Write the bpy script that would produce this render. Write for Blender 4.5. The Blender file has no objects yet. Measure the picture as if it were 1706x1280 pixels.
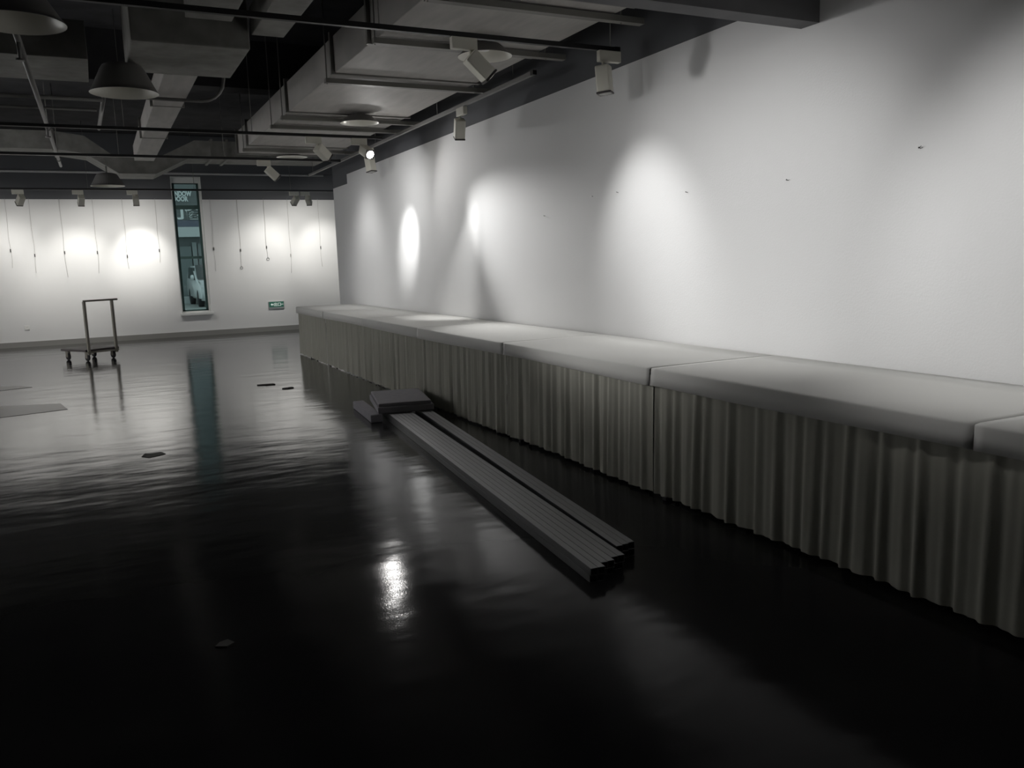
import bpy, bmesh, math, random
from mathutils import Vector, Matrix, noise

random.seed(7)
SC = bpy.context.scene
COL = SC.collection
PI = math.pi

# ------------------------------------------------------------------ materials
def node_mat(name):
    m = bpy.data.materials.new(name)
    m.use_nodes = True
    nt = m.node_tree
    return m, nt, nt.nodes['Principled BSDF']

def mat(name, col, rough=0.6, metal=0.0, spec=0.5, noise_scale=None, noise_amt=0.0, bump=0.0, bump_scale=40.0,
        stretch=(1, 1, 1), sheen=0.0):
    m, nt, b = node_mat(name)
    b.inputs['Base Color'].default_value = (*col, 1)
    b.inputs['Roughness'].default_value = rough
    b.inputs['Metallic'].default_value = metal
    b.inputs['Specular IOR Level'].default_value = spec
    if sheen:
        b.inputs['Sheen Weight'].default_value = sheen
    if noise_scale or bump:
        tc = nt.nodes.new('ShaderNodeTexCoord')
        mp = nt.nodes.new('ShaderNodeMapping')
        mp.inputs['Scale'].default_value = stretch
        nt.links.new(tc.outputs['Object'], mp.inputs['Vector'])
    if noise_scale:
        n = nt.nodes.new('ShaderNodeTexNoise')
        n.inputs['Scale'].default_value = noise_scale
        n.inputs['Detail'].default_value = 4
        nt.links.new(mp.outputs['Vector'], n.inputs['Vector'])
        r = nt.nodes.new('ShaderNodeMapRange')
        r.inputs['From Min'].default_value = 0.3
        r.inputs['From Max'].default_value = 0.7
        r.inputs['To Min'].default_value = 1 - noise_amt
        r.inputs['To Max'].default_value = 1 + noise_amt
        nt.links.new(n.outputs['Fac'], r.inputs['Value'])
        mx = nt.nodes.new('ShaderNodeVectorMath')
        mx.operation = 'SCALE'
        mx.inputs[0].default_value = col
        nt.links.new(r.outputs['Result'], mx.inputs['Scale'])
        nt.links.new(mx.outputs['Vector'], b.inputs['Base Color'])
    if bump:
        n2 = nt.nodes.new('ShaderNodeTexNoise')
        n2.inputs['Scale'].default_value = bump_scale
        n2.inputs['Detail'].default_value = 3
        nt.links.new(mp.outputs['Vector'], n2.inputs['Vector'])
        bp = nt.nodes.new('ShaderNodeBump')
        bp.inputs['Strength'].default_value = bump
        bp.inputs['Distance'].default_value = 0.01
        nt.links.new(n2.outputs['Fac'], bp.inputs['Height'])
        nt.links.new(bp.outputs['Normal'], b.inputs['Normal'])
    return m

def emit_mat(name, col, strength):
    m, nt, b = node_mat(name)
    b.inputs['Base Color'].default_value = (*col, 1)
    b.inputs['Emission Color'].default_value = (*col, 1)
    b.inputs['Emission Strength'].default_value = strength
    return m

def floor_mat():
    m, nt, b = node_mat('polished_epoxy')
    tc = nt.nodes.new('ShaderNodeTexCoord')
    n = nt.nodes.new('ShaderNodeTexNoise'); n.inputs['Scale'].default_value = 0.9; n.inputs['Detail'].default_value = 6
    nt.links.new(tc.outputs['Object'], n.inputs['Vector'])
    cr = nt.nodes.new('ShaderNodeValToRGB')
    cr.color_ramp.elements[0].position = 0.3; cr.color_ramp.elements[0].color = (0.020, 0.020, 0.022, 1)
    cr.color_ramp.elements[1].position = 0.75; cr.color_ramp.elements[1].color = (0.036, 0.035, 0.035, 1)
    nt.links.new(n.outputs['Fac'], cr.inputs['Fac'])
    nt.links.new(cr.outputs['Color'], b.inputs['Base Color'])
    rr = nt.nodes.new('ShaderNodeMapRange')
    rr.inputs['To Min'].default_value = 0.07; rr.inputs['To Max'].default_value = 0.13
    nt.links.new(n.outputs['Fac'], rr.inputs['Value'])
    nt.links.new(rr.outputs['Result'], b.inputs['Roughness'])
    b.inputs['Specular IOR Level'].default_value = 0.0
    gl = nt.nodes.new('ShaderNodeBsdfGlossy'); gl.inputs['Color'].default_value = (1, 1, 1, 1)
    nt.links.new(rr.outputs['Result'], gl.inputs['Roughness'])
    fr = nt.nodes.new('ShaderNodeFresnel'); fr.inputs['IOR'].default_value = 1.45
    sm = nt.nodes.new('ShaderNodeMapRange'); sm.interpolation_type = 'SMOOTHSTEP'
    sm.inputs['From Min'].default_value = 0.0; sm.inputs['From Max'].default_value = 0.34
    nt.links.new(fr.outputs[0], sm.inputs['Value'])
    pw = nt.nodes.new('ShaderNodeMath'); pw.operation = 'MULTIPLY'
    nt.links.new(fr.outputs[0], pw.inputs[0]); nt.links.new(sm.outputs['Result'], pw.inputs[1])
    mix = nt.nodes.new('ShaderNodeMixShader')
    nt.links.new(pw.outputs[0], mix.inputs[0]); nt.links.new(b.outputs[0], mix.inputs[1]); nt.links.new(gl.outputs[0], mix.inputs[2])
    nt.links.new(mix.outputs[0], nt.nodes['Material Output'].inputs['Surface'])
    # slow undulation of the poured coating
    mp = nt.nodes.new('ShaderNodeMapping'); mp.inputs['Rotation'].default_value = (0, 0, 0.45)
    mp.inputs['Scale'].default_value = (0.45, 1.0, 1.0)
    nt.links.new(tc.outputs['Object'], mp.inputs['Vector'])
    w = nt.nodes.new('ShaderNodeTexNoise'); w.inputs['Scale'].default_value = 3.6; w.inputs['Detail'].default_value = 2.5
    nt.links.new(mp.outputs['Vector'], w.inputs['Vector'])
    bp = nt.nodes.new('ShaderNodeBump'); bp.inputs['Strength'].default_value = 0.5; bp.inputs['Distance'].default_value = 0.01
    nt.links.new(w.outputs['Fac'], bp.inputs['Height'])
    w2 = nt.nodes.new('ShaderNodeTexNoise'); w2.inputs['Scale'].default_value = 160; w2.inputs['Detail'].default_value = 1
    nt.links.new(tc.outputs['Object'], w2.inputs['Vector'])
    bp2 = nt.nodes.new('ShaderNodeBump'); bp2.inputs['Strength'].default_value = 0.05; bp2.inputs['Distance'].default_value = 0.004
    nt.links.new(w2.outputs['Fac'], bp2.inputs['Height']); nt.links.new(bp.outputs['Normal'], bp2.inputs['Normal'])
    nt.links.new(bp2.outputs['Normal'], b.inputs['Normal'])
    nt.links.new(bp2.outputs['Normal'], gl.inputs['Normal'])
    return m

def glass_mat():
    m = bpy.data.materials.new('tinted_window_glass'); m.use_nodes = True
    nt = m.node_tree; nt.nodes.clear()
    o = nt.nodes.new('ShaderNodeOutputMaterial')
    t = nt.nodes.new('ShaderNodeBsdfTransparent'); t.inputs['Color'].default_value = (0.68, 0.74, 0.72, 1)
    g = nt.nodes.new('ShaderNodeBsdfGlossy'); g.inputs['Roughness'].default_value = 0.02
    f = nt.nodes.new('ShaderNodeFresnel'); f.inputs['IOR'].default_value = 1.45
    x = nt.nodes.new('ShaderNodeMixShader')
    nt.links.new(f.outputs[0], x.inputs[0]); nt.links.new(t.outputs[0], x.inputs[1]); nt.links.new(g.outputs[0], x.inputs[2])
    nt.links.new(x.outputs[0], o.inputs['Surface'])
    return m

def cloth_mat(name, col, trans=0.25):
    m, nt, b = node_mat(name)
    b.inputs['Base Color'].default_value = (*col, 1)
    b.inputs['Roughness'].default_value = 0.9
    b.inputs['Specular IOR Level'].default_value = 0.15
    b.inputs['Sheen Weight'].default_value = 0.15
    tc = nt.nodes.new('ShaderNodeTexCoord')
    w = nt.nodes.new('ShaderNodeTexNoise'); w.inputs['Scale'].default_value = 420; w.inputs['Detail'].default_value = 1
    nt.links.new(tc.outputs['Object'], w.inputs['Vector'])
    bp = nt.nodes.new('ShaderNodeBump'); bp.inputs['Strength'].default_value = 0.15; bp.inputs['Distance'].default_value = 0.002
    nt.links.new(w.outputs['Fac'], bp.inputs['Height']); nt.links.new(bp.outputs['Normal'], b.inputs['Normal'])
    if trans:
        out = nt.nodes['Material Output']
        tr = nt.nodes.new('ShaderNodeBsdfTranslucent'); tr.inputs['Color'].default_value = (*col, 1)
        x = nt.nodes.new('ShaderNodeMixShader'); x.inputs[0].default_value = trans
        nt.links.new(b.outputs[0], x.inputs[1]); nt.links.new(tr.outputs[0], x.inputs[2]); nt.links.new(x.outputs[0], out.inputs['Surface'])
    return m

M = dict(
    white=mat('white_wall_paint', (0.78, 0.78, 0.78), 0.75, spec=0.3, bump=0.08, bump_scale=90),
    dark=mat('charcoal_wall_paint', (0.115, 0.118, 0.127), 0.8, spec=0.25, bump=0.05, bump_scale=60),
    slab=mat('dark_concrete_slab', (0.05, 0.05, 0.053), 0.9, spec=0.2, noise_scale=3, noise_amt=0.25),
    beam=mat('painted_concrete_beam', (0.16, 0.16, 0.165), 0.85, spec=0.25, noise_scale=5, noise_amt=0.12),
    floor=floor_mat(),
    base=mat('grey_baseboard', (0.27, 0.265, 0.25), 0.5),
    duct=mat('grey_duct_panel', (0.40, 0.385, 0.365), 0.65, spec=0.3, noise_scale=4, noise_amt=0.10, stretch=(3, 0.6, 1)),
    ductd=mat('dull_grey_duct_steel', (0.24, 0.235, 0.22), 0.7, spec=0.3, noise_scale=6, noise_amt=0.2),
    steel=mat('grey_hanger_steel', (0.22, 0.215, 0.20), 0.55, metal=0.3),
    pipe=mat('grey_painted_pipe', (0.20, 0.195, 0.19), 0.5, metal=0.2),
    palepipe=mat('pale_conduit', (0.50, 0.50, 0.50), 0.5),
    black=mat('black_track_metal', (0.012, 0.012, 0.013), 0.45),
    cream=mat('cream_white_lamp_housing', (0.66, 0.645, 0.57), 0.45),
    bezel=mat('dark_lamp_bezel', (0.05, 0.045, 0.045), 0.4),
    lens=mat('unlit_lamp_lens', (0.45, 0.45, 0.42), 0.15),
    faint=emit_mat('recessed_lamp_lens', (0.5, 0.48, 0.42), 0.5),
    lit=emit_mat('lit_lamp_lens', (1.0, 0.96, 0.88), 38.0),
    shade=mat('grey_lamp_shade', (0.17, 0.165, 0.16), 0.5),
    inner=mat('white_reflector', (0.75, 0.73, 0.66), 0.3),
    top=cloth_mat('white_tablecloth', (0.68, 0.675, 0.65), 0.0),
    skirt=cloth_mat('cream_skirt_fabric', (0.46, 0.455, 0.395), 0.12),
    table=mat('table_laminate', (0.35, 0.30, 0.24), 0.5),
    leg=mat('black_table_leg', (0.015, 0.015, 0.015), 0.45),
    alu=mat('brushed_aluminium', (0.20, 0.20, 0.205), 0.40, metal=0.7, noise_scale=60, noise_amt=0.06, stretch=(8, 0.2, 8)),
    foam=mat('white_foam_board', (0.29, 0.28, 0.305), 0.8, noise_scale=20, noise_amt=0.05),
    cart=mat('brown_grey_cart_steel', (0.30, 0.28, 0.24), 0.45, metal=0.2),
    deck=mat('dark_brown_cart_deck', (0.10, 0.085, 0.085), 0.6),
    rubber=mat('dark_rubber', (0.03, 0.028, 0.032), 0.6),
    wframe=mat('dark_green_window_frame', (0.035, 0.075, 0.07), 0.5),
    glass=glass_mat(),
    reveal=mat('white_reveal_paint', (0.72, 0.73, 0.72), 0.7),
    signg=emit_mat('green_exit_face', (0.02, 0.085, 0.06), 0.35),
    signw=emit_mat('pale_exit_lettering', (0.60, 0.66, 0.62), 0.35),
    signf=mat('grey_sign_frame', (0.42, 0.43, 0.42), 0.4, metal=0.5),
    outlet=mat('white_outlet_plastic', (0.82, 0.82, 0.80), 0.35),
    wire=mat('grey_steel_wire', (0.42, 0.41, 0.39), 0.5, metal=0.3),
    hook=mat('dark_steel_hook', (0.08, 0.08, 0.08), 0.4, metal=0.5),
    mark=mat('dark_scrap', (0.045, 0.043, 0.04), 0.6),
    patch=mat('dark_flat_patch', (0.10, 0.095, 0.085), 0.28),
    extw=mat('pale_facade_panel', (0.62, 0.66, 0.66), 0.7),
    extd=mat('dark_facade', (0.16, 0.175, 0.175), 0.7),
    extm=mat('grey_shopfront', (0.20, 0.23, 0.23), 0.6),
    extp=mat('slate_purple_band', (0.14, 0.15, 0.20), 0.7),
    extp2=mat('pale_door_panel', (0.30, 0.33, 0.33), 0.6),
    extg=mat('grey_pavement', (0.40, 0.42, 0.40), 0.9, noise_scale=2, noise_amt=0.15),
    letter=mat('white_sign_letter', (0.80, 0.84, 0.83), 0.6),
    car=mat('white_car_paint', (0.80, 0.82, 0.82), 0.25),
    carglass=mat('dark_car_glass', (0.03, 0.04, 0.04), 0.1),
)

# ------------------------------------------------------------------ mesh helpers
def new(): return bmesh.new()

def box(bm, x0, x1, y0, y1, z0, z1, mi=0, T=None, bev=0.0):
    vs = [bm.verts.new(v) for v in ((x0, y0, z0), (x1, y0, z0), (x1, y1, z0), (x0, y1, z0), (x0, y0, z1), (x1, y0, z1), (x1, y1, z1), (x0, y1, z1))]
    fs = [bm.faces.new([vs[i] for i in f]) for f in ((0, 3, 2, 1), (4, 5, 6, 7), (0, 1, 5, 4), (1, 2, 6, 5), (2, 3, 7, 6), (3, 0, 4, 7))]
    for f in fs: f.material_index = mi
    if bev:
        es = list({e for f in fs for e in f.edges})
        r = bmesh.ops.bevel(bm, geom=es, offset=bev, segments=2, affect='EDGES', profile=0.5)
        vs = list({v for f in r['faces'] for v in f.verts} | {v for v in vs if v.is_valid})
    if T: bmesh.ops.transform(bm, matrix=T, verts=[v for v in vs if v.is_valid])
    return bm

def tube(bm, pts, r, n=10, cap=True, mi=0):
    pts = [Vector(p) for p in pts]
    rings = []
    up = None
    for i, p in enumerate(pts):
        d = (pts[min(i + 1, len(pts) - 1)] - pts[max(i - 1, 0)]).normalized()
        if up is None:
            up = Vector((0, 0, 1)) if abs(d.z) < 0.9 else Vector((1, 0, 0))
        a = d.cross(up).normalized(); b = a.cross(d).normalized(); up = b
        rings.append([bm.verts.new(p + r * (math.cos(2 * PI * k / n) * a + math.sin(2 * PI * k / n) * b)) for k in range(n)])
    for r0, r1 in zip(rings, rings[1:]):
        for k in range(n):
            f = bm.faces.new((r0[k], r0[(k + 1) % n], r1[(k + 1) % n], r1[k])); f.smooth = True; f.material_index = mi
    if cap:
        bm.faces.new(rings[0]).material_index = mi; bm.faces.new(rings[-1][::-1]).material_index = mi
    return bm

def lathe(bm, prof, n=32, close=False):
    rings = []
    for r, z in prof:
        rings.append([bm.verts.new((r * math.cos(2 * PI * k / n), r * math.sin(2 * PI * k / n), z)) for k in range(n)] if r > 1e-6 else [bm.verts.new((0, 0, z))])
    for a, b in zip(rings, rings[1:]):
        for k in range(n):
            k2 = (k + 1) % n
            q = [a[k % len(a)], a[k2 % len(a)], b[k2 % len(b)], b[k % len(b)]]
            q = list(dict.fromkeys(q))
            if len(q) > 2:
                f = bm.faces.new(q); f.smooth = True
    return bm

def prism(bm, poly, axis, a0, a1):
    """extrude a 2-D polygon along an axis ('x','y','z')"""
    def P(p, a):
        return {'x': (a, p[0], p[1]), 'y': (p[0], a, p[1]), 'z': (p[0], p[1], a)}[axis]
    A = [bm.verts.new(P(p, a0)) for p in poly]; B = [bm.verts.new(P(p, a1)) for p in poly]
    n = len(poly)
    bm.faces.new(A); bm.faces.new(B[::-1])
    for i in range(n): bm.faces.new((A[i], B[i], B[(i + 1) % n], A[(i + 1) % n]))
    return bm

def obj(name, bm, mats, parent=None, loc=None):
    bmesh.ops.recalc_face_normals(bm, faces=bm.faces)
    me = bpy.data.meshes.new(name)
    bm.to_mesh(me); bm.free()
    for m in (mats if isinstance(mats, (list, tuple)) else [mats]): me.materials.append(m)
    o = bpy.data.objects.new(name, me); COL.objects.link(o)
    if parent: o.parent = parent
    if loc: o.location = loc
    return o

def tag(o, label, cat, group=None):
    o['label'] = label; o['category'] = cat
    if group: o['group'] = group
    return o

def thing(name, label, cat, loc=(0, 0, 0), rz=0.0, group=None):
    o = bpy.data.objects.new(name, None); COL.objects.link(o)
    o.empty_display_size = 0.1
    o.location = loc; o.rotation_euler = (0, 0, rz)
    return tag(o, label, cat, group)

def struct(name, bm, mats, parent=None):
    o = obj(name, bm, mats, parent)
    if not parent: o['kind'] = 'structure'
    return o

def copy_tree(o, parent=None):
    c = o.copy(); COL.objects.link(c); c.parent = parent
    for ch in list(o.children): copy_tree(ch, c)
    return c

def text_mesh(name, s, size, m, parent, loc, rot, extrude=0.01, offset=0.0, align='LEFT', sx=1.0):
    cu = bpy.data.curves.new(name, 'FONT')
    cu.body = s; cu.size = size; cu.extrude = extrude; cu.offset = offset; cu.align_x = align; cu.resolution_u = 3
    t = bpy.data.objects.new(name, cu); COL.objects.link(t)
    bpy.context.view_layer.update()
    me = bpy.data.meshes.new_from_object(t.evaluated_get(bpy.context.evaluated_depsgraph_get()))
    bpy.data.objects.remove(t); bpy.data.curves.remove(cu)
    me.materials.clear(); me.materials.append(m)
    o = bpy.data.objects.new(name, me); COL.objects.link(o)
    o.parent = parent; o.location = loc; o.rotation_euler = rot; o.scale = (sx, 1, 1)
    return o

# ------------------------------------------------------------------ room constants (metres; X across, Y along the long wall, Z up)
W = 3.697          # long wall plane
D = 18.437         # end wall plane
PZ = 2.797         # height where the white paint stops
CZ = 4.05          # slab
XL, XR, Y0 = -4.4, 7.5, -4.0

# ------------------------------------------------------------------ setting
struct('floor', box(new(), XL, XR, Y0, D, -0.12, 0.0), M['floor'])
struct('ceiling', box(new(), XL, XR, Y0, D, CZ, CZ + 0.15), M['slab'])
# long wall on the right: white below, charcoal above; the paint line steps down over its last metre
WE = 14.096
bm = new()
box(bm, W, W + 0.3, Y0, WE - 0.88, 0, PZ, 0)
box(bm, W, W + 0.3, Y0, WE - 0.88, PZ, CZ, 1)
box(bm, W, W + 0.3, WE - 0.88, WE, 0, 2.65, 0)
box(bm, W, W + 0.3, WE - 0.88, WE, 2.65, CZ, 1)
struct('wall_right', bm, [M['white'], M['dark']])
# end wall with the slim window opening
wx0, wx1, wz0, wz1, wt = 1.505, 2.085, 0.485, 3.255, 0.45
bm = new()
for a, b in ((XL, wx0), (wx1, XR)):
    box(bm, a, b, D, D + wt, 0, PZ, 0)
    box(bm, a, b, D, D + wt, PZ, CZ, 1)
box(bm, wx0, wx1, D, D + wt, 0, wz0, 0)
box(bm, wx0, wx1, D, D + wt, wz1, CZ, 1)
struct('wall_back', bm, [M['white'], M['dark']])
struct('wall_left', box(new(), XL - 0.2, XL, Y0, D, 0, CZ), M['white'])
struct('wall_rear', box(new(), XL, XR, Y0 - 0.2, Y0, 0, CZ), M['white'])
struct('wall_side', box(new(), XR, XR + 0.2, WE - 4, D, 0, CZ), M['white'])
struct('baseboard_back', box(new(), XL, XR, D - 0.018, D, 0, 0.10), M['base'])
struct('baseboard_right', box(new(), W - 0.006, W, Y0, WE, 0, 0.10), M['base'])
# downstand beam close to the camera, and the beam over the end wall
struct('ceiling_beam', box(new(), XL, W, 3.53, 3.665, 2.62, CZ), M['beam'])
struct('ceiling_beam', box(new(), XL, XR, D - 0.10, D, 3.33, CZ), M['dark'])
struct('ceiling_beam', box(new(), XL, W, 10.6, 10.95, 3.5, CZ), M['slab'])

# window
win = struct('window_1', prism(new(), [(wx0, wz0), (wx1, wz0), (wx1, wz0 + .005), (wx0, wz0 + .005)], 'y', D, D + wt), M['reveal'])
bm = new()
box(bm, wx1 - .006, wx1, D, D + wt, wz0, wz1); box(bm, wx0, wx0 + .006, D, D + wt, wz0, wz1); box(bm, wx0, wx1, D, D + wt, wz1 - .006, wz1)
obj('window_reveal', bm, M['reveal'], win)
fy = D + 0.12
bm = new()
fx0, fx1, fz0, fz1 = wx0 + .03, wx1 - .04, wz0 + .03, wz1 - 0.14
for a, b in ((fx0, fx0 + .045), (fx1 - .045, fx1)): box(bm, a, b, fy, fy + .05, fz0, fz1 + .02)
box(bm, fx0, fx1, fy, fy + .05, fz0, fz0 + .03)
box(bm, fx0, fx1, fy, fy + .05, fz1, fz1 + .02)
obj('window_frame', bm, M['wframe'], win)
bm = new()
box(bm, wx0, wx1, fy, fy + .05, fz1 + .02, wz1); box(bm, fx1, wx1, fy, fy + .05, wz0, fz1 + .02); box(bm, wx0, fx0, fy, fy + .05, wz0, fz1 + .02); box(bm, fx0, fx1, fy, fy + .05, wz0, fz0)
obj('surround_panel', bm, M['reveal'], win)
obj('transom', box(new(), fx0 + .045, fx1 - .045, fy, fy + .05, 2.61, 2.69), M['wframe'], win)
obj('transom', box(new(), fx0 + .045, fx1 - .045, fy, fy + .05, 1.60, 1.65), M['wframe'], win)
for a, b in ((fz0 + .03, 1.60), (1.65, 2.61), (2.69, fz1)):
    obj('pane', box(new(), fx0 + .04, fx1 - .04, fy + .02, fy + .03, a, b), M['glass'], win)
obj('sill', box(new(), wx0 - .03, wx1 + .03, D - .07, D, wz0 - .05, wz0, bev=.005), M['reveal'], win)

# ------------------------------------------------------------------ tables, cloths, skirts along the wall
XF = 2.757
cuts = [13.215, 11.48, 9.56, 7.65, 5.73, 3.82, 1.87, -0.06]
place = ['at the far end of the row', 'second from the far end', 'behind the white foam boards', 'behind the far half of the tubes',
         'behind the near half of the tubes', 'just past the near tube ends', 'nearest the camera at the right edge']

def pleat(y, s):
    return (0.55 * math.sin(2 * PI * (y / 0.098) + 1.7 * math.sin(y * 5.1 + s)) + 0.30 * math.sin(2 * PI * y / 0.061 + 2.2 * math.sin(y * 3.3 - s))
            + 0.45 * math.sin(2 * PI * y / 0.27 + s * 2))

for i in range(7):
    y1, y0 = cuts[i], cuts[i + 1]
    L = y1 - y0
    jit = [0.0, 0.004, -0.002, -0.008, -0.004, 0.003, 0.0][i]
    # table
    t = thing('folding_table', 'cloth covered folding table by the long wall, ' + place[i], 'table', (0, y0, 0), 0, 'tables along the long white wall')
    obj('tabletop', box(new(), XF + .03, W - .012, .008, L - .008, .715, .743, bev=.004), M['table'], t)
    far_leg = L - {0: .81, 4: .22, 5: .12}.get(i, .22)
    for lx, fx in ((XF + .095, XF + .002), (W - .08, W - .06)):
        for ly in (.13, far_leg):
            if lx < 3 and not (i in (0, 4, 5) and ly == far_leg): fx = XF + .06
            elif lx < 3: fx = XF + .002
            lb = new()
            tube(lb, [(lx, ly, .012), (lx, ly, .715)], .013, 8)
            lg = obj('leg', lb, M['leg'], t)
            fb = new()
            box(fb, min(fx, lx - .02), max(fx, lx + .02), ly - .016, ly + .016, 0, .022, bev=.004)
            obj('foot_bar', fb, M['rubber'], lg)
    # cloth
    bm = new()
    prof = [(W - .008, .7475), (3.45, .7475), (3.2, .7475), (2.98, .7475), (XF + .03, .7475), (XF + .006, .7475), (XF + .001, .7455), (XF - .0015, .7405), (XF - .004, .70), (XF - .006, .652)]
    ny = 48
    grid = []
    for a in range(ny + 1):
        y = 0.0015 + (L - .003) * a / ny
        row = []
        for k, (px, pz) in enumerate(prof):
            nz = noise.noise(Vector((px * 3.1, (y + y0) * 2.3, i * 7.3)))
            nz2 = noise.noise(Vector((px * 8, (y + y0) * 1.3, i * 3.3 + 9)))
            dx = jit
            dz = 0
            if k < 5 and k > 0: dz = 0.0022 * (nz + nz2) + .002
            if k >= 8: dx += 0.004 * nz * (k - 7)
            if k == 9: dz += 0.005 * math.sin((y + y0) * 1.9 + i) 
            row.append(bm.verts.new((px + dx, y, pz + dz)))
        grid.append(row)
    for a in range(ny):
        for k in range(len(prof) - 1):
            f = bm.faces.new((grid[a][k], grid[a + 1][k], grid[a + 1][k + 1], grid[a][k + 1])); f.smooth = True
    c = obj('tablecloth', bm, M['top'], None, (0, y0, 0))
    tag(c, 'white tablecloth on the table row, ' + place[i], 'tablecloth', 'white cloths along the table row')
    s = c.modifiers.new('thick', 'SOLIDIFY'); s.thickness = 0.002; s.offset = -1
    # skirt
    bm = new()
    ny = int(L / 0.0075); nz = 12
    grid = []
    for a in range(ny + 1):
        y = L * a / ny
        yw = y + y0
        hem = (0.017 if yw < 8 else 0.008) + 0.014 * max(0.0, noise.noise(Vector((yw * .7, 11.0, 0)))) + 0.005 * noise.noise(Vector((yw * 3.0, 1.0, 0))) + 0.005 * noise.noise(Vector((yw * 14.0, 4.0, 0)))
        row = []
        for k in range(nz + 1):
            q = k / nz
            z = 0.705 * (1 - q) + hem * q
            amp = 0.010 + 0.012 * q
            sway = 0.020 * q * noise.noise(Vector((yw * 2.2, 7.0, 0)))
            x = XF + 0.030 - 0.012 * q + jit - amp * pleat(yw + sway, 1.3) * 0.8
            if k == 0: x = XF + .022 + jit - .2 * amp * pleat(yw, 1.3)
            row.append(bm.verts.new((x, y, z)))
        grid.append(row)
    for a in range(ny):
        for k in range(nz):
            f = bm.faces.new((grid[a][k], grid[a + 1][k], grid[a + 1][k + 1], grid[a][k + 1])); f.smooth = True
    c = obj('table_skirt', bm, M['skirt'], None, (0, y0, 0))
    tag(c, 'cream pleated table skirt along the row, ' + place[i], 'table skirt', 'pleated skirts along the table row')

# ------------------------------------------------------------------ aluminium tubes and foam boards
def tube_mesh(Lt, s=0.034, w=0.0026):
    bm = new()
    h = s / 2; g = h - w
    rings = []
    for y in (0, Lt):
        o_ = [bm.verts.new((a * h, y, b * h)) for a, b in ((-1, -1), (1, -1), (1, 1), (-1, 1))]
        i_ = [bm.verts.new((a * g, y, b * g)) for a, b in ((-1, -1), (1, -1), (1, 1), (-1, 1))]
        rings.append((o_, i_))
    for k in range(4):
        k2 = (k + 1) % 4
        bm.faces.new((rings[0][0][k], rings[0][0][k2], rings[1][0][k2], rings[1][0][k]))
        bm.faces.new((rings[0][1][k], rings[1][1][k], rings[1][1][k2], rings[0][1][k2]))
        for e in (0, 1):
            bm.faces.new((rings[e][0][k], rings[e][1][k], rings[e][1][k2], rings[e][0][k2]))
    return bm

ang = -math.atan2(0.43, 4.14)
side = Vector((math.cos(ang), math.sin(ang), 0)); along = Vector((-math.sin(ang), math.cos(ang), 0))
P0 = Vector((1.765, 2.885, 0))
pitch_ = 0.0352
ordn = ['leftmost', 'second from the left', 'third from the left', 'fourth from the left', 'fifth from the left', 'sixth from the left']
tube_proto = None
for layer in (0, 1):
    for c in range(9):
        if c < 6:
            off = (c + .5) * pitch_
            st = [0.0, 0.0, 0.045, 0.05, 0.085, 0.09][c] + (0.012 if layer == 0 else 0)
            a2 = ang
            org = P0 + side * off + along * st
            lab = f"{'upper' if layer else 'lower'} aluminium square tube, {ordn[c]} in the wider bundle on the floor"
        else:
            k = c - 6
            off = 6 * pitch_ + .016 + (k + .5) * pitch_
            st = 0.20 + 0.01 * k
            a2 = ang - 0.0145
            org = P0 + side * off + along * st
            lab = f"{'upper' if layer else 'lower'} aluminium square tube, {['left', 'middle', 'right'][k]} one of the three beside the skirt"
        z = 0.0172 + layer * 0.0345
        if tube_proto is None:
            o = tube_proto = obj('aluminium_tube', tube_mesh(4.36), M['alu'])
            bv = o.modifiers.new('soft', 'BEVEL'); bv.width = 0.0012; bv.segments = 1; bv.limit_method = 'ANGLE'
        else:
            o = tube_proto.copy(); COL.objects.link(o)
        o.location = (org.x, org.y, z); o.rotation_euler = (0, 0, a2)
        tag(o, lab, 'metal tube', 'square aluminium tubes on the floor')

def board(name, w, l, h, loc, rz, label, rx=0.0):
    bm = box(new(), -w / 2, w / 2, -l / 2, l / 2, 0, h, bev=.008)
    o = obj(name, bm, M['foam'], None, loc); o.rotation_euler = (0, rx, rz)
    return tag(o, label, 'foam board')
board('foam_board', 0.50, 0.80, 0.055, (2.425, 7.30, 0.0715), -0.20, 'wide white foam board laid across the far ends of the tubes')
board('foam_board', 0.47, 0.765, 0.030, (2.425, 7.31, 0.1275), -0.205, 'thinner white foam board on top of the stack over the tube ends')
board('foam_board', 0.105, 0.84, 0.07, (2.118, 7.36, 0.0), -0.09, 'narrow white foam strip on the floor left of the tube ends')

# ------------------------------------------------------------------ platform trolley
e1 = Vector((0.538, -0.843, 0)); e2 = Vector((0.840, 0.542, 0))
rz = math.atan2(e2.y, e2.x)
t = thing('platform_trolley', 'small four wheeled platform trolley with upright handle near the far wall', 'trolley', (-0.20, 14.95, 0), rz)
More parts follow.
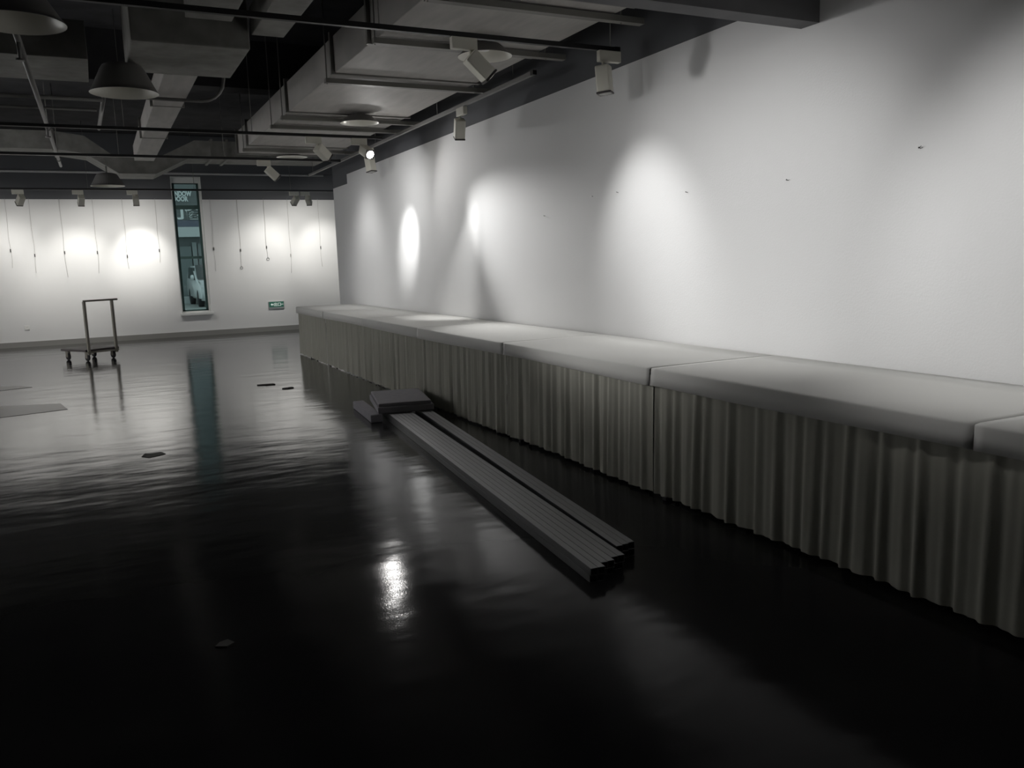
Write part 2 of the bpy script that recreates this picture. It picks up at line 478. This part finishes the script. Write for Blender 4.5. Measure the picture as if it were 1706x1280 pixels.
# local x runs along e2 (width), local -y runs along e1 (towards the handle)
obj('platform', box(new(), -.29, .29, -.31, .36, .150, .185, bev=.008), M['deck'], t)
hy = -.31
for hx in (-.235, .235):
    bm = new(); box(bm, hx - .02, hx + .02, hy - .025, hy + .012, .10, .935, bev=.003)
    obj('handle_post', bm, M['cart'], t)
obj('handle_bar', tube(new(), [(-.245, hy - .006, .945), (.335, hy - .006, .945)], .015, 10), M['cart'], t)
obj('handle_bracket', box(new(), -.27, .27, hy - .03, hy - .002, .128, .150), M['cart'], t)
for cx, cy in ((-.22, -.24), (.22, -.24), (-.22, .28), (.22, .28)):
    bm = new()
    box(bm, cx - .035, cx + .035, cy - .035, cy + .035, .142, .150)
    for s_ in (-.022, .022): box(bm, cx + s_ - .003, cx + s_ + .003, cy - .028, cy + .028, .045, .143)
    fk = obj('caster', bm, M['cart'], t)
    w = lathe(new(), [(0, -.015), (.05, -.015), (.055, -.009), (.055, .009), (.05, .015), (0, .015)], 20)
    bmesh.ops.transform(w, matrix=Matrix.Translation((cx, cy, .055)) @ Matrix.Rotation(PI / 2, 4, 'Y'), verts=w.verts)
    obj('wheel', w, M['rubber'], fk)

# ------------------------------------------------------------------ end wall fittings
def exit_sign():
    t = thing('exit_sign', 'green emergency exit sign with arrow low on the end wall right of the window', 'exit sign', (3.425, D, .56))
    obj('sign_frame', box(new(), -.165, .165, -.022, 0, -.082, .078, bev=.003), M['signf'], t)
    obj('sign_face', box(new(), -.155, .155, -.025, -.0215, -.045, .070), M['signg'], t)
    a = new()
    prism(a, [(-.125, .012), (-.09, .040), (-.09, .022), (-.062, .022), (-.062, .002), (-.09, .002), (-.09, -.016)], 'y', -.028, -.025)
    obj('arrow', a, M['signw'], t)
    text_mesh('lettering', '出口', .082, M['signw'], t, (-.060, -.026, -.018), (PI / 2, 0, 0), .001, .0012)
    text_mesh('lettering', 'EXIT', .026, M['signw'], t, (.100, -.026, .002), (PI / 2, 0, 0), .001, .0006)
exit_sign()

t = thing('wall_outlet', 'white power outlet low on the end wall left of the trolley', 'outlet', (-1.30, D, .37))
obj('face_plate', box(new(), -.043, .043, -.012, 0, -.043, .043, bev=.004), M['outlet'], t)
bm = new()
for sx in (-.010, .010): box(bm, sx - .002, sx + .002, -.0128, -.0118, .004, .016)
obj('socket_slots', bm, M['mark'], t)

hooks = [(-1.42, 1.84, 0, 'leftmost, by the frame edge'), (-1.03, 1.74, 0, 'second from the left'), (-.52, 1.78, 0, 'third from the left'), (.05, 1.77, 0, 'above the trolley handle'),
         (.58, 1.68, 0, 'left of the brightest light pool'), (1.18, 1.78, 0, 'just left of the window'), (2.23, 1.79, 0, 'just right of the window'),
         (2.77, 1.75, 1.38, 'with a low loop'), (3.31, 1.80, 1.55, 'with a loop close under its hook'), (3.81, 1.62, 0, 'second from the long wall, without dark hook'), (4.47, 1.77, 0, 'rightmost, near the edge of the long wall')]
for x, z, ring, wh in hooks:
    t = thing('picture_wire', 'thin picture hanging wire on the end wall, ' + wh, 'hanging wire', (x, D, z), 0, 'picture wires on the end wall')
    y = -.012
    top = PZ - z + .02
    bot = (ring - z) if ring else -.35 - .12 * math.sin(x * 9)
    pts = [(.0 + .012 * math.sin(k * 1.3 + x * 5) * (k / 8), y, top + (bot - top) * k / 8) for k in range(9)]
    obj('wire', tube(new(), pts, .0022, 6), M['wire'], t)
    obj('hanger', box(new(), -.009, .009, y - .008, y + .004, -.03, .03, bev=.002), M['hook'] if 'without' not in wh else M['wire'], t)
    if ring:
        px = pts[-1][0]
        r = new()
        tube(r, [(px + .028 * math.cos(a_), y, bot - .0 + .028 * math.sin(a_)) for a_ in [2 * PI * k / 14 for k in range(15)]], .0035, 6, cap=False)
        obj('loop', r, M['hook'], t)

nails = [(2.86, 1.86, 'nearest the camera and highest'), (3.74, 1.79, 'in the large light pool'), (4.68, 1.80, 'in the dim gap between two light pools'),
         (5.53, 1.87, 'in the pool above the tube ends'), (5.90, 1.87, 'left of the pool above the tube ends'), (6.72, 1.76, 'farthest of the row, above a light pool')]
for y, z, wh in nails:
    bm = new()
    tube(bm, [(W + .004, 0, 0), (W - .012, .003, .004)], .002, 6); tube(bm, [(W - .012, .003, .004), (W - .014, .0035, .0045)], .0045, 8)
    if y < 3: tube(bm, [(W - .011, .004, .004), (W - .014, -.012, .010)], .0018, 6)
    o = obj('wall_nail', bm, M['hook'], None, (0, y, z))
    tag(o, 'small dark nail in the long white wall, ' + wh, 'nail', 'nails in the long white wall')

# ------------------------------------------------------------------ things lying on the floor
def scrap(name, poly, h, label, m, cat):
    o = obj(name, prism(new(), poly, 'z', 0.0005, h), m)
    return tag(o, label, cat)
scrap('scrap_strip', [(1.57, 10.02), (1.66, 9.96), (1.77, 9.95), (1.76, 10.00), (1.66, 10.03)], .010, 'thin dark strip on the floor left of the table row, the longer of two', M['mark'], 'scrap')
scrap('scrap_strip', [(1.77, 9.55), (1.83, 9.51), (1.90, 9.54), (1.89, 9.59), (1.82, 9.57)], .010, 'short dark strip on the floor beside the table row skirt', M['mark'], 'scrap')
scrap('floor_scrap', [(.17, 6.70), (.22, 6.63), (.29, 6.66), (.34, 6.70), (.31, 6.79), (.24, 6.77), (.20, 6.80)], .003, 'dark flat scrap on the open floor left of the foam boards', M['mark'], 'scrap')
scrap('floor_scrap', [(.26, 3.08), (.30, 3.06), (.33, 3.08), (.31, 3.12), (.28, 3.11)], .006, 'small dark scrap on the near black floor', M['mark'], 'scrap')
scrap('floor_patch', [(-1.9, 10.6), (-.48, 10.02), (-.40, 9.55), (-1.9, 9.2)], .003, 'large dark flat sheet on the floor left of the light reflections', M['patch'], 'patch')  # thin dark patch laid flat on the floor, like the next one
scrap('floor_patch', [(-2.0, 12.4), (-1.0, 12.0), (-.85, 11.75), (-2.0, 11.4)], .003, 'smaller dark flat sheet on the floor behind the large sheet', M['patch'], 'patch')

# ------------------------------------------------------------------ ceiling services
# main duct beside the long wall
t = thing('ventilation_duct', 'wide flat grey ventilation duct running along the long white wall', 'duct', (0, 0, 0))
dx0, dx1, dz0, dz1 = 1.975, 3.30, 3.0, 3.30
joints = [1.5, 4.75, 6.2, 7.25, 9.15, 11.75, 12.6]
for a, b in zip(joints, joints[1:]):
    obj('duct_section', box(new(), dx0, dx1, a + .012, b - .012, dz0, dz1, bev=.006), M['duct'], t)
for j in joints[1:]:
    bm = new(); box(bm, dx0 - .03, dx1 + .03, j - .018, j + .018, dz0 - .012, dz1 + .03)
    obj('flange', bm, M['steel'], t)
for k, j in enumerate([4.95, 6.02, 7.42, 9.36, 9.98, 12.0]):
    g = thing('duct_hanger', 'grey trapeze hanger bar under the wide duct, ' + ['nearest the camera', 'beside the near black track', 'beyond the near bell lamp', 'before the middle bell lamp', 'just past the second black track', 'at the far end of the duct'][k], 'hanger', (0, j, 0), 0, 'hangers under the wide duct')
    bm = new(); box(bm, dx0 - .04, min(dx1 + .22, W - .04), -.03, .03, dz0 - .052, dz0 - .012)
    obj('hanger_bar', bm, M['steel'], g)
    for rx in (dx0 - .025, dx1 + .05):
        obj('threaded_rod', tube(new(), [(rx, 0, dz0 - .06), (rx, 0, CZ)], .006, 6), M['steel'], g)

# plenum with its branch duct
t = thing('air_plenum', 'grey box shaped air plenum with a narrow duct running to the end wall', 'duct', (0, 0, 0))
obj('plenum_box', box(new(), .37, 1.19, 6.68, 7.72, 3.0, 3.5, bev=.01), M['ductd'], t)
obj('outlet_duct', box(new(), .655, .925, 7.72, 13.75, 3.0, 3.22, bev=.006), M['duct'], t)
for j in (9.2, 11.4):
    obj('flange', box(new(), .63, .95, j - .015, j + .015, 3.0 - .004, 3.245), M['ductd'], t)
t = tag(obj('branch_duct', box(new(), 1.20, 1.44, 4.6, 6.66, 3.1, 3.3, bev=.006), M['ductd']), 'narrow branch duct ending above the near black track', 'duct')
t = tag(obj('branch_duct', box(new(), .71, 1.02, 4.4, 6.36, 3.1, 3.35, bev=.006), M['ductd']), 'short branch duct in front of the box plenum', 'duct')
t = thing('cross_duct', 'wide duct crossing the ceiling left of the bell lamps', 'duct')
obj('duct_section', box(new(), -3.6, -1.5, 7.82, 8.75, 3.1, 3.4, bev=.006), M['ductd'], t)
obj('duct_section', box(new(), -1.48, .10, 7.82, 8.75, 3.1, 3.4, bev=.006), M['ductd'], t)
obj('flange', box(new(), -1.51, -1.47, 7.79, 8.78, 3.08, 3.43), M['steel'], t)
# duct along the end wall that dips under the branch duct
yy0, yy1 = 15.25, 16.15
pz = [(-4.38, 3.33), (-.42, 3.33), (.02, 3.27), (.48, 2.97), (1.04, 2.97), (1.60, 3.25), (3.9, 3.25), (3.9, 3.53), (1.68, 3.53), (1.12, 3.25), (.42, 3.25), (0.02, 3.55), (-.42, 3.61), (-4.38, 3.61)]
t = thing('offset_duct', 'long duct with a stepped dip crossing in front of the end wall', 'duct')
obj('duct_body', prism(new(), pz, 'y', yy0, yy1), M['ductd'], t)
for jx, jz in ((-1.3, 3.33), (-.42, 3.33), (1.95, 3.25), (2.2, 3.25)):
    obj('flange', box(new(), jx - .02, jx + .02, yy0 - .03, yy1 + .03, jz - .025, jz + .31), M['steel'], t)

# pipes
def pipe(name, pts, r, label, m='pipe'):
    return tag(obj(name, tube(new(), pts, r, 12), M[m]), label, 'pipe')
t = thing('sprinkler_pipe', 'grey sprinkler pipe running toward the end wall at upper left', 'pipe')
obj('main_pipe', tube(new(), [(-.335, 3.8, 3.0), (-.335, 14.6, 3.0)], .022, 12), M['pipe'], t)
for y in (6.9, 10.6):
    b_ = new(); tube(b_, [(-.335, y, 3.0), (-.335, y, 2.86)], .014, 10); tube(b_, [(-.335, y, 2.87), (-.335, y, 2.855)], .03, 10)
    obj('sprinkler_head', b_, M['pipe'], t)
for y in (6.6, 10.9, 13.8):
    obj('pipe_clamp', tube(new(), [(-.335, y - .02, 3.0), (-.335, y + .02, 3.0)], .032, 12), M['steel'], t)
    obj('threaded_rod', tube(new(), [(-.335, y, 3.02), (-.335, y, CZ)], .006, 6), M['steel'], t)
pipe('water_pipe', [(-4.3, 9.3, 3.05), (.22, 9.3, 3.05)], .02, 'grey pipe crossing left of the narrow duct, the nearer of two')
pipe('water_pipe', [(-4.3, 9.95, 3.06), (.16, 9.95, 3.06)], .014, 'thinner grey pipe crossing left of the narrow duct, behind the nearer pipe')
pipe('water_pipe', [(.24, 8.95, 3.12), (.19, 11.6, 3.12)], .022, 'short grey pipe running lengthwise beside the narrow duct')
pipe('wall_conduit', [(-4.3, D - .13, 3.30), (3.3, D - .13, 3.30), (4.6, D - .13, 3.30)], .022, 'pale conduit running along the end wall above the window', 'palepipe')
el = [(.30, 8.64, 2.97), (1.05, 8.66, 2.97)] + [(1.05 + .22 * math.sin(a), 8.66, 2.97 + .22 * (1 - math.cos(a))) for a in (.3, .6, .9, 1.2, PI / 2)] + [(1.27, 8.66, CZ)]
pipe('bent_conduit', el, .016, 'dark conduit passing under the narrow duct and bending up to the slab')

# ------------------------------------------------------------------ lighting tracks
RZ = 2.85
def track(name, a, b, label, rods, m='black'):
    a, b = Vector(a), Vector(b)
    d = b - a; L = d.length
    t = thing(name, label, 'lighting track', a, math.atan2(d.y, d.x), 'lighting tracks')
    obj('track_rail', box(new(), 0, L, -.017, .017, 0, .032), M[m], t)
    for e in (0, L - .04): obj('end_cap', box(new(), e - .004, e + .044, -.019, .019, -.002, .034), M['black'], t)
    for x in rods:
        obj('suspension_rod', tube(new(), [(x, 0, .03), (x, 0, CZ - a.z)], .004, 6), M['steel'], t)
    return t
yA, yB, yC, yD = 5.30, 9.82, 12.10, 17.0
track('lighting_track', (-3.6, yA, RZ), (3.56, yA, RZ), 'black lighting track nearest the camera, crossing under the wide duct', (.9, 2.6, 5.35, 7.09))
track('lighting_track', (-4.2, yB, RZ), (3.2, yB, RZ), 'black lighting track crossing under the middle of the wide duct', (.8, 2.6, 4.6, 5.9))
track('lighting_track', (-4.2, yC, RZ), (3.3, yC, RZ), 'black lighting track crossing near the far end of the wide duct', (.8, 2.6, 4.6, 5.9))
track('lighting_track', (-4.2, yD, RZ), (5.5, yD, RZ), 'black lighting track in front of the end wall and window', (.6, 2.4, 4.2, 6.0, 7.8, 9.4))
track('lighting_track', (3.40, 6.3, RZ + .04), (3.40, 14.5, RZ + .04), 'lighting track running lengthwise beside the long white wall', (.4, 2.2, 4.4, 6.4, 7.9), 'pipe')
track('lighting_track', (-3.6, 2.6, RZ), (3.3, 2.6, RZ), 'black lighting track overhead on the camera side of the beam', (.9, 2.6, 5.3))
track('lighting_track', (-3.2, 5.5, RZ - .05), (-3.2, 14.9, RZ - .05), 'added lighting track running lengthwise beside the left wall', (1.2, 3.6, 6.1, 9.1))  # unseen track, added to carry the left wall fill lamps

# ------------------------------------------------------------------ track spotlights
sp = thing('track_spotlight', '-', 'spotlight')
obj('adapter', box(new(), -.092, .092, -.022, .022, -.078, 0, bev=.004), M['cream'], sp)
obj('stem', tube(new(), [(.05, 0, -.075), (.05, 0, -.125)], .011, 10), M['cream'], sp)
hb = new()
box(hb, -.052, .052, -.052, .052, -.165, .02, bev=.010)       # points down its own -Z
head = obj('lamp_head', hb, M['cream'], sp, (.05, 0, -.125))
obj('bezel', box(new(), -.0535, .0535, -.0535, .0535, -.178, -.165, bev=.002), M['bezel'], head)
obj('lens', lathe(new(), [(0, -.1800), (.044, -.1800), (.046, -.176)], 24), M['lens'], head)
spots_done = 0

def spot_on(x, y, rz, target, label, lit=None, flip=False, ang=50, blend=1.0, rad=0.035, z=RZ, col=(1.0, .992, .978), glow=False, spill=0.0, sang=130):
    """a copy of the spotlight on a track at x, y; its head aims at target; lit = lamp power in watts"""
    global spots_done
    o = sp if spots_done == 0 else copy_tree(sp)
    spots_done += 1
    o['label'] = label; o['group'] = 'track spotlights'
    o.location = (x, y, z); o.rotation_euler = (0, 0, rz + (PI if flip else 0))
    h = [c for c in o.children if c.name.startswith('lamp_head')][0]
    R = Matrix.Rotation(o.rotation_euler.z, 3, 'Z')
    piv = Vector((x, y, z)) + R @ Vector((.05, 0, -.125))
    d = (Vector(target) - piv).normalized()
    q = d.to_track_quat('-Z', 'Y')
    h.rotation_mode = 'QUATERNION'
    h.rotation_quaternion = Matrix.Rotation(-o.rotation_euler.z, 3, 'Z').to_quaternion() @ q
    le = [c for c in h.children if c.name.startswith('lens')][0]
    le.material_slots[0].link = 'OBJECT'; le.material_slots[0].material = M['lit'] if glow else (M['faint'] if lit else M['lens'])
    if lit:
        ld = bpy.data.lights.new('spot_beam', 'SPOT'); ld.energy = lit; ld.spot_size = math.radians(ang); ld.spot_blend = blend
        ld.shadow_soft_size = rad; ld.color = col
        lo = bpy.data.objects.new('spot_beam', ld); COL.objects.link(lo)
        lo.location = piv + d * 0.19; lo.rotation_mode = 'QUATERNION'; lo.rotation_quaternion = q
        if spill:
            l2 = ld.copy(); l2.energy = lit * spill; l2.spot_size = math.radians(sang)
            o2 = bpy.data.objects.new('spot_spill', l2); COL.objects.link(o2)
            o2.location = lo.location; o2.rotation_mode = 'QUATERNION'; o2.rotation_quaternion = q
    return o

# name, x, y, rz, target, label, power, angle
LW = 1.0
spot_on(2.33, yA, 0, (3.70, 5.15, 1.48), 'large cream spotlight on the near track in front of a bell lamp', 38 * LW, ang=58, spill=.15)
spot_on(3.47, yA - .01, 0, (3.55, 5.15, 0.0), 'cream spotlight hanging straight down at the wall end of the near track', None, flip=True)
spot_on(3.40, 7.85, PI / 2, (3.60, 8.85, .75), 'cream spotlight aimed down beside the charcoal band, alone over the table row', 70 * LW, ang=38, z=RZ + .04)
spot_on(2.38, yB, 0, (3.70, 10.42, 1.65), 'cream spotlight left of the glowing one on the second track', 110 * LW, ang=34, spill=.28)
spot_on(2.92, yB, 0, (3.70, 5.95, .75), 'glowing spotlight whose bright round lens faces the room', 290 * LW, ang=40, spill=.09, glow=True)
spot_on(3.40, 10.95, PI / 2, (3.55, 10.7, .75), 'cream spotlight below and behind the glowing spotlight', None, z=RZ + .04)
spot_on(2.22, yC, 0, (3.70, 12.2, 1.4), 'cream spotlight alone on the third track', 24 * LW, ang=85, spill=.4)
spot_on(-1.10, yD, 0, (-1.75, D, 1.40), 'small spotlight above the end wall, leftmost of the three left of the window', 34 * LW, ang=84, spill=.7, sang=140, col=(1, .975, .915))
spot_on(-.17, yD, 0, (-.32, D, 1.40), 'small spotlight above the end wall, middle of the three left of the window', 46 * LW, ang=66, spill=.65, sang=140, col=(1, .975, .915))
spot_on(.72, yD, 0, (.87, D, 1.60), 'small spotlight above the end wall, closest to the window on its left', 72 * LW, ang=52, spill=.5, sang=140, col=(1, .975, .915))
spot_on(3.66, yD, 0, (3.20, D, 1.50), 'small pale spotlight above the end wall right of the window, tilted left', 40 * LW, ang=76, spill=.7, sang=140, col=(1, .975, .915))
spot_on(3.88, yD, 0, (4.60, D, 1.60), 'small dark looking spotlight at the edge of the long wall', 48 * LW, ang=60, spill=.65, sang=140, col=(1, .975, .915))
# lamps on the tracks just outside the view
spot_on(0.5, 2.6, 0, (3.70, 3.75, 1.42), 'spotlight on the overhead track farther from the long wall', 70 * LW, ang=44, spill=.1, sang=70)
spot_on(1.3, 2.6, 0, (3.70, 2.0, 1.25), 'spotlight on the overhead track nearest the long wall', 88 * LW, ang=58)
spot_on(-3.2, 8.55, PI / 2, (3.70, 4.0, 1.50), 'spotlight on the left track aimed across the room at the long wall', 720 * LW, ang=22, rad=.15, z=RZ - .05)
for k, y in enumerate((9.3, 10.8, 12.6, 14.4)):  # added fill lamps, unseen, bouncing ambient light off the left wall
    spot_on(-3.2, y, PI / 2, (XL, y, 1.5), 'added fill spotlight washing the left wall, number %s along its track' % ['one', 'two', 'three', 'four'][k], 165 * LW, ang=110, spill=.4, sang=150, z=RZ - .05, col=(1, 1, 1))

# ------------------------------------------------------------------ bell lamps
def bell(x, y, z, d, hgt, ztop, label):
    t = thing('bell_lamp', label, 'ceiling lamp', (x, y, z), 0, 'bell shaped ceiling lamps')
    R = d / 2
    prof_o = [(R, 0), (R * .93, hgt * .15), (R * .80, hgt * .45), (R * .66, hgt * .78), (R * .58, hgt * .92), (R * .30, hgt), (0, hgt)]
    obj('lamp_shade', lathe(new(), [(R + .003, -.004), (R + .004, 0)] + prof_o, 40), M['shade'], t)
    obj('reflector', lathe(new(), [(R + .003, -.004), (R - .004, 0)] + [(max(0, r - .006), zz - .006) for r, zz in prof_o[1:]], 40), M['inner'], t)
    obj('bulb', lathe(new(), [(0, hgt * .40), (R * .16, hgt * .45), (R * .22, hgt * .62), (R * .16, hgt * .82), (R * .13, hgt * .98)], 20), M['outlet'], t)
    obj('stem', tube(new(), [(0, 0, hgt - .005), (0, 0, ztop - z)], .012 if hgt > .1 else .02, 8), M['shade'], t)
bell(.33, 7.42, 2.775, .50, .22, 2.999, 'largest bell lamp hanging under the box plenum')
bell(.29, 15.0, 2.745, .50, .20, 3.05, 'bell lamp hanging below the dip of the far duct')
bell(-.27, 5.62, 2.79, .50, .17, 2.976, 'dim bell lamp at the top left corner of the view')
bell(2.74, 5.85, 2.885, .40, .085, 2.998, 'shallow bell lamp behind the large near spotlight')
bell(2.71, 9.05, 2.90, .41, .08, 2.986, 'shallow bell lamp under the middle of the wide duct')
bell(2.62, 12.12, 2.905, .42, .03, 2.946, 'shallow bell lamp under the far end of the wide duct')

# ------------------------------------------------------------------ outside the window
GZ = 0.12
g = struct('ground_outside', box(new(), -8, 18, D + wt + .02, 50, GZ - .1, GZ), M['extg'])
fy_ = 34.0
b = thing('street_shop', 'shopfront across the street seen through the window', 'building', (0, fy_, 0))
obj('facade_wall', box(new(), -4, 12, .25, .5, GZ, 9.0), M['extd'], b)
obj('sign_board', box(new(), -1, 9, .02, .25, 3.22, 4.70), M['extd'], b)
obj('purple_band', box(new(), -1, 9, 0, .25, 2.98, 3.22), M['extp'], b)
obj('pale_band', box(new(), -1, 9, -.1, .25, 2.60, 2.97), M['extw'], b)
obj('upper_panel', box(new(), -1, 9, .05, .25, 4.70, 6.5), M['extm'], b)
obj('shop_shutter', box(new(), 2.75, 3.32, .15, .25, GZ, 2.25), M['extm'], b)
obj('shop_doorway', box(new(), 3.36, 3.52, .12, .25, GZ, 2.40), M['extp2'], b)
obj('shop_shutter', box(new(), 3.56, 4.4, .15, .25, GZ, 2.35), M['extm'], b)
obj('kerb_step', box(new(), -1, 9, -.9, .0, GZ, .36), M['extw'], b)
text_mesh('lettering', 'WINDOW', .245, M['letter'], b, (3.475, 0.0, 4.12), (PI / 2, 0, 0), .02, .010, 'RIGHT', .72)
text_mesh('lettering', 'DOOR', .245, M['letter'], b, (3.335, 0.0, 3.93), (PI / 2, 0, 0), .02, .010, 'RIGHT', .72)
text_mesh('lettering', '门窗', .53, M['letter'], b, (2.50, 0.0, 3.31), (PI / 2, 0, 0), .02, .018, 'LEFT', 1.27)

# parked car, only its nose corner shows
c = thing('car', 'white car parked outside, partly visible at the lower right of the window', 'car', (0, 29.0, GZ))
side_p = [(0, .22), (.05, .62), (.18, .74), (1.05, .86), (1.75, 1.36), (3.1, 1.38), (3.8, .95), (4.25, .88), (4.3, .25)]
body = new()
prism(body, side_p, 'y', 0, 1.65)
bmesh.ops.bevel(body, geom=[e for e in body.edges], offset=.07, segments=3, affect='EDGES')
for f in body.faces: f.smooth = True
bo = obj('car_body', body, M['car'], c, (4.62, 0, 0)); bo.rotation_euler = (0, 0, PI / 2)
gl = new(); prism(gl, [(1.10, .89), (1.76, 1.31), (3.05, 1.33), (3.6, .95)], 'y', -.01, 1.66)
obj('side_window', gl, M['carglass'], bo)
wsh = new()
wsh.faces.new([wsh.verts.new(v) for v in ((1.08, .06, .90), (1.08, 1.59, .90), (1.72, 1.57, 1.355), (1.72, .08, 1.355))])
wo = obj('windscreen', wsh, M['carglass'], bo, (-.03, 0, .045))
for wx in (.75, 3.45):
    for wy in (-.01, 1.46):
        w = lathe(new(), [(0, 0), (.2, 0), (.31, .02), (.31, .18), (.2, .2), (0, .2)], 24)
        bmesh.ops.transform(w, matrix=Matrix.Translation((wx, wy + .2, .31)) @ Matrix.Rotation(PI / 2, 4, 'X'), verts=w.verts)
        obj('wheel', w, M['rubber'], bo)
mi = lathe(new(), [(0, -.05), (.09, -.04), (.12, 0), (.11, .05), (0, .07)], 16)
bmesh.ops.transform(mi, matrix=Matrix.Translation((1.25, 1.74, .98)) @ Matrix.Rotation(PI / 2, 4, 'X') @ Matrix.Diagonal((1.1, .8, 1, 1)), verts=mi.verts)
obj('wing_mirror', mi, M['car'], bo)

# ------------------------------------------------------------------ world: an overcast evening sky outside
w = bpy.data.worlds.new('overcast_sky'); SC.world = w; w.use_nodes = True
bg = w.node_tree.nodes['Background']
bg.inputs['Color'].default_value = (0.80, 0.93, 1.0, 1)
bg.inputs['Strength'].default_value = 0.62

# ------------------------------------------------------------------ camera
cam = bpy.data.cameras.new('camera'); co = bpy.data.objects.new('camera', cam); COL.objects.link(co)
cam.sensor_fit = 'HORIZONTAL'; cam.sensor_width = 36.0; cam.lens = 36.0 * 1377.8 / 1706.0
cam.clip_start = 0.05; cam.clip_end = 200
yaw, pit, roll = 0.45724, -0.15006, -0.032
f = Vector((math.sin(yaw) * math.cos(pit), math.cos(yaw) * math.cos(pit), math.sin(pit)))
r0 = Vector((math.cos(yaw), -math.sin(yaw), 0)); u0 = r0.cross(f)
r = math.cos(roll) * r0 + math.sin(roll) * u0
u = -math.sin(roll) * r0 + math.cos(roll) * u0
m = Matrix((( r.x, u.x, -f.x, 0), (r.y, u.y, -f.y, 0), (r.z, u.z, -f.z, 1.385), (0, 0, 0, 1)))
co.matrix_world = m
SC.camera = co

SC.view_settings.view_transform = 'Standard'
SC.view_settings.look = 'None'
SC.view_settings.gamma = 1.0
SC.view_settings.use_curve_mapping = False
SC.view_settings.exposure = 0.6
SC.cycles.use_denoising = True
SC.cycles.max_bounces = 12
SC.cycles.diffuse_bounces = 8
SC.cycles.transparent_max_bounces = 16
SC.cycles.sample_clamp_indirect = 4.0
